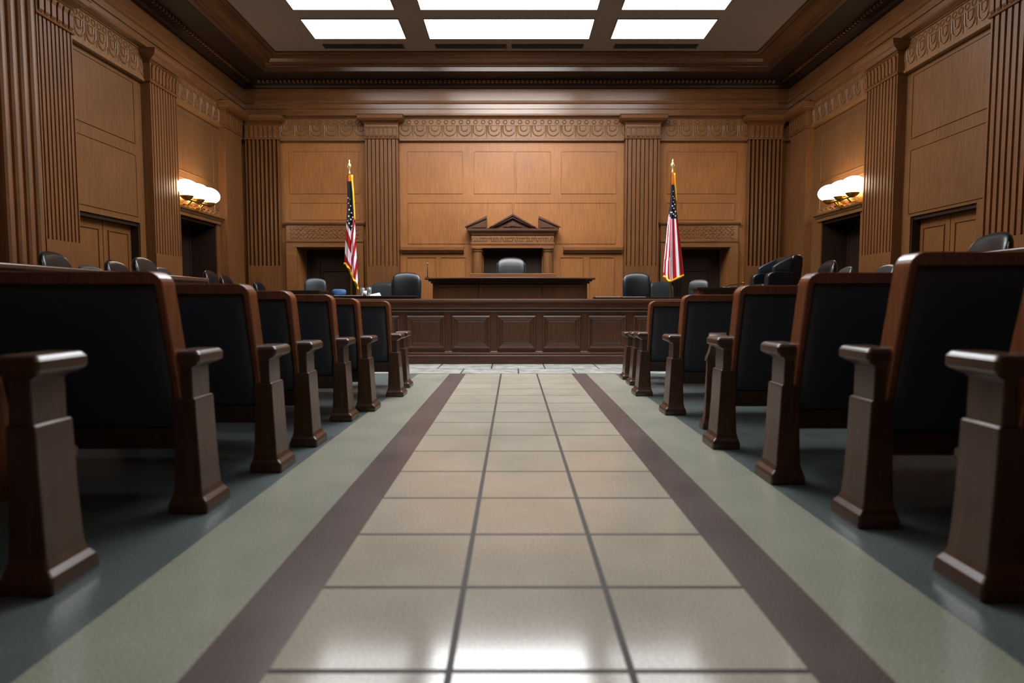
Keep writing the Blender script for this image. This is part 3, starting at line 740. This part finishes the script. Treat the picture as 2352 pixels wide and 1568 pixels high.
def chair(kind, px, ytop, Y, plat, rz, sc, label, group, X=None):
    """px/ytop: where its top centre is seen; Y: its distance; plat: floor it stands on"""
    p = at(px, ytop, Y)
    src = proto[kind]
    if kind not in used: r = src; used.add(kind); kids = list(src.children)
    else:
        r = src.copy(); COL.objects.link(r); kids = []
        for ch in src.children:
            c = ch.copy(); COL.objects.link(c); c.parent = r; kids.append(c)
            for g in ch.children:
                d = g.copy(); COL.objects.link(d); d.parent = c
    dz = (p.z - plat)/sc - 1.2
    for c in kids:
        n = c.name.split('.')[0]
        if n in ('backrest', 'seat', 'armrest'): c.location.z = dz
        elif n == 'column':
            c.scale.z = (0.44 + dz - 0.06)/0.38; c.location.z = 0.06*(1 - c.scale.z)
        else: c.location.z = 0
    off = Vector((0, 0.28*sc, 0)); off.rotate(Matrix.Rotation(rz, 3, 'Z'))
    r.location = (p.x - off.x, Y - off.y, plat); r.rotation_euler = (0, 0, rz); r.scale = (sc, sc, sc)
    r['label'] = label; r['category'] = 'chair'; r['group'] = group
    return r
G1, G2 = 'leather chairs behind the bar', 'leather chairs in the jury seats'
R = math.radians
chair('dark', 1174, 590, 11.66, 0.55, 0, 1.06, 'black leather judge chair behind the bowed bench under the canopy', G1)
chair('dark', 934, 625, 10.29, DAIS, R(2), 0.96, 'tall black leather chair with a seam across the back, left of the judge bench', G1)
chair('dark', 1462, 626, 10.27, DAIS, R(-4), 0.90, 'tall black leather chair with a seam across the back, right of the judge bench', G1)
chair('grey', 880, 648, 11.15, DAIS, R(-8), 0.9, 'low grey leather chair partly behind the tall chair near the left flag', G1)
chair('grey', 1518, 646, 11.2, DAIS, R(8), 0.9, 'low grey leather chair partly behind the tall chair near the right flag', G1)
chair('grey', 724, 638, 10.5, DAIS, R(18), 0.72, 'small grey leather chair before the dark left doorway', G1)
chair('grey', 1606, 641, 10.5, DAIS, R(-30), 0.66, 'small grey leather chair before the dark right doorway', G1)
LJ = [('dark', 118, 577, 6.75, .4, 'black leather chair above the left jury rail, nearest the big fluted pilaster'),
      ('grey', 206, 608, 6.1, .25, 'low grey chair peeking over the pew before the left double door, first of two there'),
      ('dark', 262, 597, 7.7, .4, 'black leather chair before the right leaf of the left double door'),
      ('dark', 326, 590, 7.0, .25, 'tall black leather chair at the far jamb of the left double door'),
      ('grey', 370, 613, 8.4, .4, 'pale edged chair half hidden behind the tall chair near the fluted left pilaster'),
      ('dark', 480, 620, 9.08, .4, 'black chair with white marks before the dark left side doorway'),
      ('dark', 516, 632, 9.9, DAIS, 'low dark chair beside the flat pilaster near the left corner'),
      ('dark', 592, 645, 9.9, DAIS, 'low dark chair before the fluted pilaster in the left corner')]
for k, px, yt, Y, pl, lab in LJ: chair(k, px, yt, Y, pl, R(95), 0.95 if yt < 615 else 0.85, lab, G2)
RJ = [('dark', 1829, 614, 10.3, DAIS, 'dark narrow chair back just behind the big leather armchair', R(-92), 0.8),
      ('grey', 1850, 638, 7.6, .25, 'low pale chair beside the big armchair behind the third right pew', R(-100), 0.8),
      ('dark', 1906, 597, 8.1, .25, 'black leather chair before the dark right side doorway', R(-95), 0.95),
      ('grey', 1946, 612, 7.0, .25, 'small grey chair peeking up just right of the dark side doorway', R(-95), 0.7),
      ('grey', 2038, 607, 7.4, .4, 'pale leather chair top before the dark side of the fluted right pilaster', R(-95), 0.95),
      ('dark', 2285, 533, 5.75, .4, 'large glossy black leather chair above the right jury rail by the fluted pilaster', R(-95), 1.1)]
for k, px, yt, Y, pl, lab, rz, sc in RJ: chair(k, px, yt, Y, pl, rz, sc, lab, G2)

Ya = 9.0
pa = at(1782, 640, Ya); q = lambda px, py: at(px, py, Ya)
r = empty('leather_armchair', (pa.x, Ya, 0.25), 'big dark leather armchair facing left, seen side on near the right corner', 'armchair', G2)
hw = 0.33
def slabpx(bm, pts, ya, yb):
    loft(bm, [[Vector((q(*p).x, y, q(*p).z)) for p in pts] for y in (ya, yb)])
bm = NB(); slabpx(bm, [(1803, 588), (1818, 588), (1825, 594), (1824, 612), (1812, 690), (1785, 690), (1789, 640), (1796, 600)], Ya-hw+.04, Ya+hw-.04); obj('backrest', bm, M_LEATHER, r, bevel=0.03, seg=4, smooth=True)
for ya in (Ya-hw, Ya+hw-.13):
    bm = NB(); slabpx(bm, [(1752, 627), (1762, 624), (1800, 625), (1803, 690), (1741, 690), (1741, 640), (1744, 631)], ya, ya+.13); obj('armrest', bm, M_LEATHER, r, bevel=0.03, seg=4, smooth=True)
    bm = NB(); slabpx(bm, [(1800, 592), (1796, 626), (1758, 626), (1757, 614), (1770, 606)], ya+.03, ya+.10); obj('wing', bm, M_LEATHER2, r, bevel=0.02, seg=3, smooth=True)
bm = NB(); slabpx(bm, [(1738, 652), (1795, 654), (1795, 690), (1736, 690)], Ya-hw+.13, Ya+hw-.13); obj('seat', bm, M_LEATHER, r, bevel=0.03, seg=3, smooth=True)
zb_ = q(1770, 690).z
bm = NB(); lathe(bm, q(1770, 690).x, Ya, [(.26, .25), (.26, .27), (.06, .30), (.04, .33), (.04, zb_-.03), (.14, zb_)], 20); obj('pedestal', bm, M_METAL, r)

# ------------------------------------------------------------------ clerk desks and things on them
def desk(x0, x1, y0, y1, zt, plat, label, mat=W_BLACK):
    r = empty('desk', ((x0+x1)/2, (y0+y1)/2, plat), label, 'desk')
    bm = NB(); box(bm, x0, x1, y0, y1, zt-0.035, zt); obj('desk_top', bm, mat, r, bevel=0.008)
    bm = NB(); box(bm, x0+0.05, x1-0.05, y0+0.08, y0+0.11, plat+0.1, zt-0.035); obj('modesty_panel', bm, W_DARKV, r)
    for xx in (x0+0.04, x1-0.1):
        bm = NB(); box(bm, xx, xx+0.06, y0+0.03, y1-0.03, plat, zt-0.035); obj('leg', bm, W_DARKV, r, bevel=0.004)
    return r
zl = at(860, 679, 9.5).z
desk(-2.78, -1.46, 9.45, 9.69, zl, DAIS, 'dark clerk desk behind the bar under the left flag')
zr_ = at(1450, 682, 9.5).z
desk(1.22, 2.6, 9.45, 9.69, zr_, DAIS, 'dark clerk desk behind the bar with papers, right of the judge bench')
zw = at(1650, 660, 9.75).z
desk(2.8, 3.45, 9.55, 9.95, zw, DAIS, 'tall dark witness desk before the right doorway')
zw2 = at(700, 667, 9.75).z
desk(-3.55, -2.95, 9.55, 10.0, zw2, DAIS, 'dark desk before the left doorway with grey chair behind it')

def tumbler(px, Y, zt, h, rad, label):
    p = at(px, 670, Y)
    bm = NB(); lathe(bm, p.x, Y, [(rad*.8, zt), (rad, zt+h), (rad*.9, zt+h), (rad*.7, zt+0.008)], 16)
    tag(obj('drinking_glass', bm, M_GLASS, smooth=True), label, 'glass', 'glasses on the left clerk desk')
tumbler(833, 9.58, zl, 0.12, 0.038, 'clear glass on the left clerk desk, nearer the flag')
tumbler(848, 9.61, zl, 0.13, 0.040, 'clear glass on the left clerk desk, nearer the grey chair')
p = at(841, 672, 9.62)
bm = NB(); lathe(bm, p.x+.015, 9.47, [(0.026, zl), (0.032, zl+0.075), (0.028, zl+0.075), (0.022, zl+0.01)], 16)
tag(obj('paper_cup', bm, M_PAPER, smooth=True), 'small white cup before the glasses on the left desk', 'cup')
bm = NB(); p = at(864, 675, 9.66)
loft(bm, [[(p.x-.07, 9.5, zl), (p.x+.07, 9.48, zl), (p.x+.08, 9.65, zl), (p.x-.06, 9.66, zl)], [(p.x-.05, 9.51, zl+.02), (p.x+.06, 9.5, zl+.015), (p.x+.06, 9.63, zl+.05), (p.x-.04, 9.64, zl+.03)]])
tag(obj('paper_stack', bm, M_PAPER), 'crumpled white papers beside the small cup on the left desk', 'papers')
bm = NB(); p = at(779, 664, 9.58)
rings = []
for z, e in ((zl, .03), (zl+.02, .0), (p.z-.02, .0), (p.z-.004, .02), (p.z, .05)):
    rings.append([(p.x+(.105-e)*math.copysign(abs(math.cos(2*PI*k/24))**0.6, math.cos(2*PI*k/24)), 9.58+(.07-e*.5)*math.sin(2*PI*k/24), z) for k in range(24)])
loft(bm, rings); tag(obj('cloth_pouch', bm, M_BLUE, smooth=True), 'small blue cloth bundle on the left desk beside the flag', 'pouch')
def flat(x0, x1, y0, y1, z, label, nm='document', cat='papers'):
    bm = NB(); box(bm, x0, x1, y0, y1, z, z+0.006); tag(obj(nm, bm, M_PAPER), label, cat)
flat(1.26, 1.62, 9.47, 9.66, zr_, 'flat white papers on the right clerk desk nearest the bench')
flat(1.68, 2.0, 9.48, 9.67, zr_, 'flat white papers before the tall chair on the right desk')
flat(-2.72, -2.2, 9.46, 9.5, zl, 'large flat white sheet on the left clerk desk before the flag')
flat(3.25, 3.33, 9.65, 9.75, zw, 'small white slip on the tall witness desk')
for px, yt, Y, zb, tilt, lab in ((951, 604, 10.9, ZT+.001, 0.0, 'thin upright microphone at the left end of the judge bench'), (1707, 648, 9.8, zw+.001, -0.28, 'slanted thin microphone on the tall witness desk')):
    p = at(px, yt, Y)
    px_ = max(-1.5, p.x) if tilt == 0 else p.x
    r = empty('microphone', (px_+tilt, Y, zb), lab, 'microphone')
    bm = NB(); lathe(bm, px_+tilt, Y, [(.035, zb), (.035, zb+.012), (.012, zb+.02)], 16); obj('base', bm, M_METAL, r)
    bm = NB(); tube(bm, [(px_+tilt, Y, zb+.015), (px_+tilt*.75, Y, zb+(p.z-zb)*.45), (px_, Y, p.z-.02)], .006, 8); obj('gooseneck', bm, M_METAL, r, smooth=True)
    bm = NB(); ball(bm, (px_, Y, p.z-.012), .014, .014, .018, 12, 8); obj('mic_head', bm, M_BRASS, r, smooth=True)

# ------------------------------------------------------------------ FLAGS
def flag_mat():
    m, nt, b = new_mat('flag cloth'); a = nt.nodes.new('ShaderNodeVertexColor'); a.layer_name = 'Col'
    nt.links.new(a.outputs['Color'], b.inputs['Base Color']); b.inputs['Roughness'].default_value = 0.6
    return m
M_FLAG = flag_mat()
RED, WHITE, NAVY, GOLD = srgb(214, 26, 52), srgb(252, 246, 252), srgb(30, 50, 98), srgb(236, 176, 24)
def interp(tab, y):
    for (ya, a_), (yb, b_) in zip(tab[:-1], tab[1:]):
        if ya <= y <= yb:
            t = (y-ya)/(yb-ya); return [p + (q-p)*t for p, q in zip(a_, b_)]
    return list(tab[-1][1]) if y > tab[-1][0] else list(tab[0][1])
def star(bm, c, rad, yoff):
    vs = []
    for k in range(10):
        t = PI/2 + k*PI/5; q = rad if k % 2 == 0 else rad*0.42
        vs.append(bm.verts.new((c.x + q*math.cos(t), c.y + yoff, c.z + q*math.sin(t))))
    bm.faces.new(vs)
def flag(Y, pole_px, fin_y, top_y, tab, bot, colf, canton_end, stars, label, edge_gold):
    pt = at(pole_px[0], top_y, Y); pb = at(pole_px[1], 690, Y)
    base = Vector((pb.x + (pb.x-pt.x)*0.6, Y+0.03, DAIS))
    r = empty('flag_on_stand', base, label, 'flag', 'striped flags flanking the bench')
    fz = at(pole_px[0], fin_y, Y).z
    tp = Vector((pt.x, Y+0.03, pt.z + 0.01))
    bm = NB(); tube(bm, [base + Vector((0,0,.05)), tp], .016, 10); obj('pole', bm, M_BRASS, r, smooth=True)
    bm = NB(); lathe(bm, base.x, base.y, [(.17, DAIS), (.17, DAIS+.02), (.12, DAIS+.04), (.04, DAIS+.06), (.025, DAIS+.12), (.02, DAIS+.16)], 24); obj('stand_base', bm, M_BRASS, r, smooth=True)
    hgt = fz - tp.z
    bm = NB(); lathe(bm, tp.x, tp.y, [(.016, tp.z), (.02, tp.z+hgt*.1), (.012, tp.z+hgt*.2), (.014, tp.z+hgt*.42), (.03, tp.z+hgt*.5), (.034, tp.z+hgt*.6), (.022, tp.z+hgt*.7), (.012, tp.z+hgt*.78), (.018, tp.z+hgt*.86), (.004, fz)], 16); obj('finial', bm, plain('polished gilt', (232, 214, 160), .25, .6), r, smooth=True)
    NU, NV = 44, 170
    bm = NB(); lay = bm.loops.layers.color.new('Col')
    P = []; C = []
    for j in range(NV+1):
        row = []
        for i in range(NU+1):
            u = i/NU
            yb_ = bot(u); yy = top_y + (yb_-top_y)*j/NV
            lft, rgt = interp(tab, yy)
            v = j/NV; amp = 0.012 + 0.05*min(1, v*1.4)
            fold = amp*(math.sin(u*2*PI*2.2 + 0.6*v) * 0.7 + 0.3*math.sin(u*2*PI*4.3 + 1 + 2*v))
            q = at(lft + (rgt-lft)*u, yy, Y + fold - 0.03*math.sin(PI*u))
            row.append(bm.verts.new(q))
        P.append(row)
    for j in range(NV):
        for i in range(NU):
            f = bm.faces.new((P[j][i], P[j][i+1], P[j+1][i+1], P[j+1][i])); f.smooth = True
            u = (i+.5)/NU; yy = top_y + (bot(u)-top_y)*(j+.5)/NV
            c = colf(u, yy)
            for l in f.loops: l[lay] = c
    pos = [[v.co.copy() for v in row] for row in P]
    cloth = obj('flag_cloth', bm, M_FLAG, r)
    bm = NB()
    for u, yy, rad in stars:
        j = int((yy-top_y)/(bot(u)-top_y)*NV); i = int(u*NU)
        if 0 <= j <= NV: star(bm, pos[j][i], rad, -0.012)
    obj('stars', bm, M_PAPER, cloth)
    bm = NB(); 
    tube(bm, [pos[NV][i] + Vector((0, -.008, -.012)) for i in range(0, NU+1, 2)], .021, 6)
    obj('bottom_fringe', bm, M_GOLD, cloth, smooth=True); bm = NB()
    e0 = int(NV*edge_gold)
    tube(bm, [pos[j][NU] + Vector((0, -.01, 0)) for j in range(0, e0, 4)], [.022*(1-.45*k/(e0/4)) for k in range(len(range(0, e0, 4)))], 6)
    obj('edge_fringe', bm, M_GOLD, cloth, smooth=True)
    return r
tabL = [(402, (797, 808)), (420, (797, 809)), (440, (798, 811)), (480, (797, 813.5)), (520, (795, 816)), (560, (793, 818)), (600, (791, 820)), (640, (794, 822)), (675, (800, 823.5))]
botL = lambda u: 603 + 14*u + 56*max(0, u-0.15)**1.15
def colL(u, y):
    if y < 416 and abs(u-.5) < .4: return GOLD
    lim = 530 - 44*max(0, (u-.55)/.45) - 18*max(0, (.5-u)/.5)
    if y < lim: return NAVY
    k = (y - lim + (26*abs(u-.55)))/27
    if u > .55: return RED if int(k + 0.7) % 2 else WHITE
    return RED if int(k*0.9 + 0.25) % 2 else WHITE
sL = [(.18, 456, .016), (.25, 468, .016), (.55, 474, .018), (.35, 482, .02), (.65, 490, .018), (.3, 497, .02), (.55, 505, .022), (.8, 500, .016), (.35, 514, .02), (.65, 520, .022), (.2, 508, .016), (.45, 458, .013)]
flag(10.3, (801.5, 806), 365, 402, tabL, botL, colL, 530, sL, 'gold fringed striped and starred flag on a pole by the left doorway', 0.42)
tabR = [(398, (1541.5, 1548.5)), (420, (1541, 1549.5)), (450, (1540, 1552.5)), (480, (1537.5, 1554)), (505, (1534, 1557)), (530, (1531.5, 1560)), (560, (1529, 1563.5)), (600, (1525, 1568)), (630, (1523.5, 1571)), (650, (1526, 1571))]
botR = lambda u: 645 - 15*max(0, (u-.3)/.7) if u > .3 else 632 + 13*u/.3
def colR(u, y):
    if y < 424 and u > .2: return GOLD
    lim = 502 - 12*max(0, (.3-u)/.3)
    if y < lim: return NAVY
    v = (y-lim)/140
    q = u - .55*(1-v)*0.0
    k = (1-q)*5.4 + (0.0 if q > .35 else (0.35-q)*8*(1-v*0.4))
    return RED if int(k) % 2 == 0 else WHITE
sR = [(.5, 440, .011), (.45, 452, .013), (.65, 456, .012), (.5, 464, .015), (.75, 470, .014), (.4, 474, .016), (.6, 480, .018), (.8, 486, .018), (.35, 488, .018), (.55, 493, .02), (.2, 488, .016), (.75, 497, .016)]
flag(10.3, (1546, 1541), 364, 398, tabR, botR, colR, 500, sR, 'gold fringed striped and starred flag on a pole by the right doorway', 0.30)

# ------------------------------------------------------------------ LIGHT / CAMERA
ld = bpy.data.lights.new('wall_fill_spot', 'SPOT'); ld.energy = 260; ld.color = (1, 0.86, 0.68); ld.spot_size = math.radians(62); ld.spot_blend = 1.0; ld.shadow_soft_size = 0.9  # added spot without a fixture, brightens the centre of the back wall
lo = bpy.data.objects.new('wall_fill_spot', ld); COL.objects.link(lo); lo.location = (-0.05, 8.9, 4.9)
lo.rotation_euler = (Vector((-0.05, 12.5, 3.45)) - lo.location).to_track_quat('-Z', 'Y').to_euler()
w = bpy.data.worlds.new('world'); scene.world = w; w.use_nodes = True
w.node_tree.nodes['Background'].inputs['Color'].default_value = (0.03, 0.03, 0.035, 1)
cam = bpy.data.cameras.new('camera'); co = bpy.data.objects.new('camera', cam); COL.objects.link(co)
co.location = (0, 0, H); co.rotation_euler = (PI/2 - TH, 0, 0)
cam.sensor_width = 36; cam.lens = F/2352*36; cam.shift_x = -4/2352
cam.clip_start = 0.05; cam.clip_end = 100
cam.dof.use_dof = True; cam.dof.focus_distance = 8.5; cam.dof.aperture_fstop = 1.5
scene.camera = co
scene.view_settings.view_transform = 'Standard'
scene.view_settings.look = 'None'
scene.view_settings.exposure = 0.0
scene.cycles.use_denoising = True
scene.cycles.max_bounces = 8; scene.cycles.sample_clamp_indirect = 6
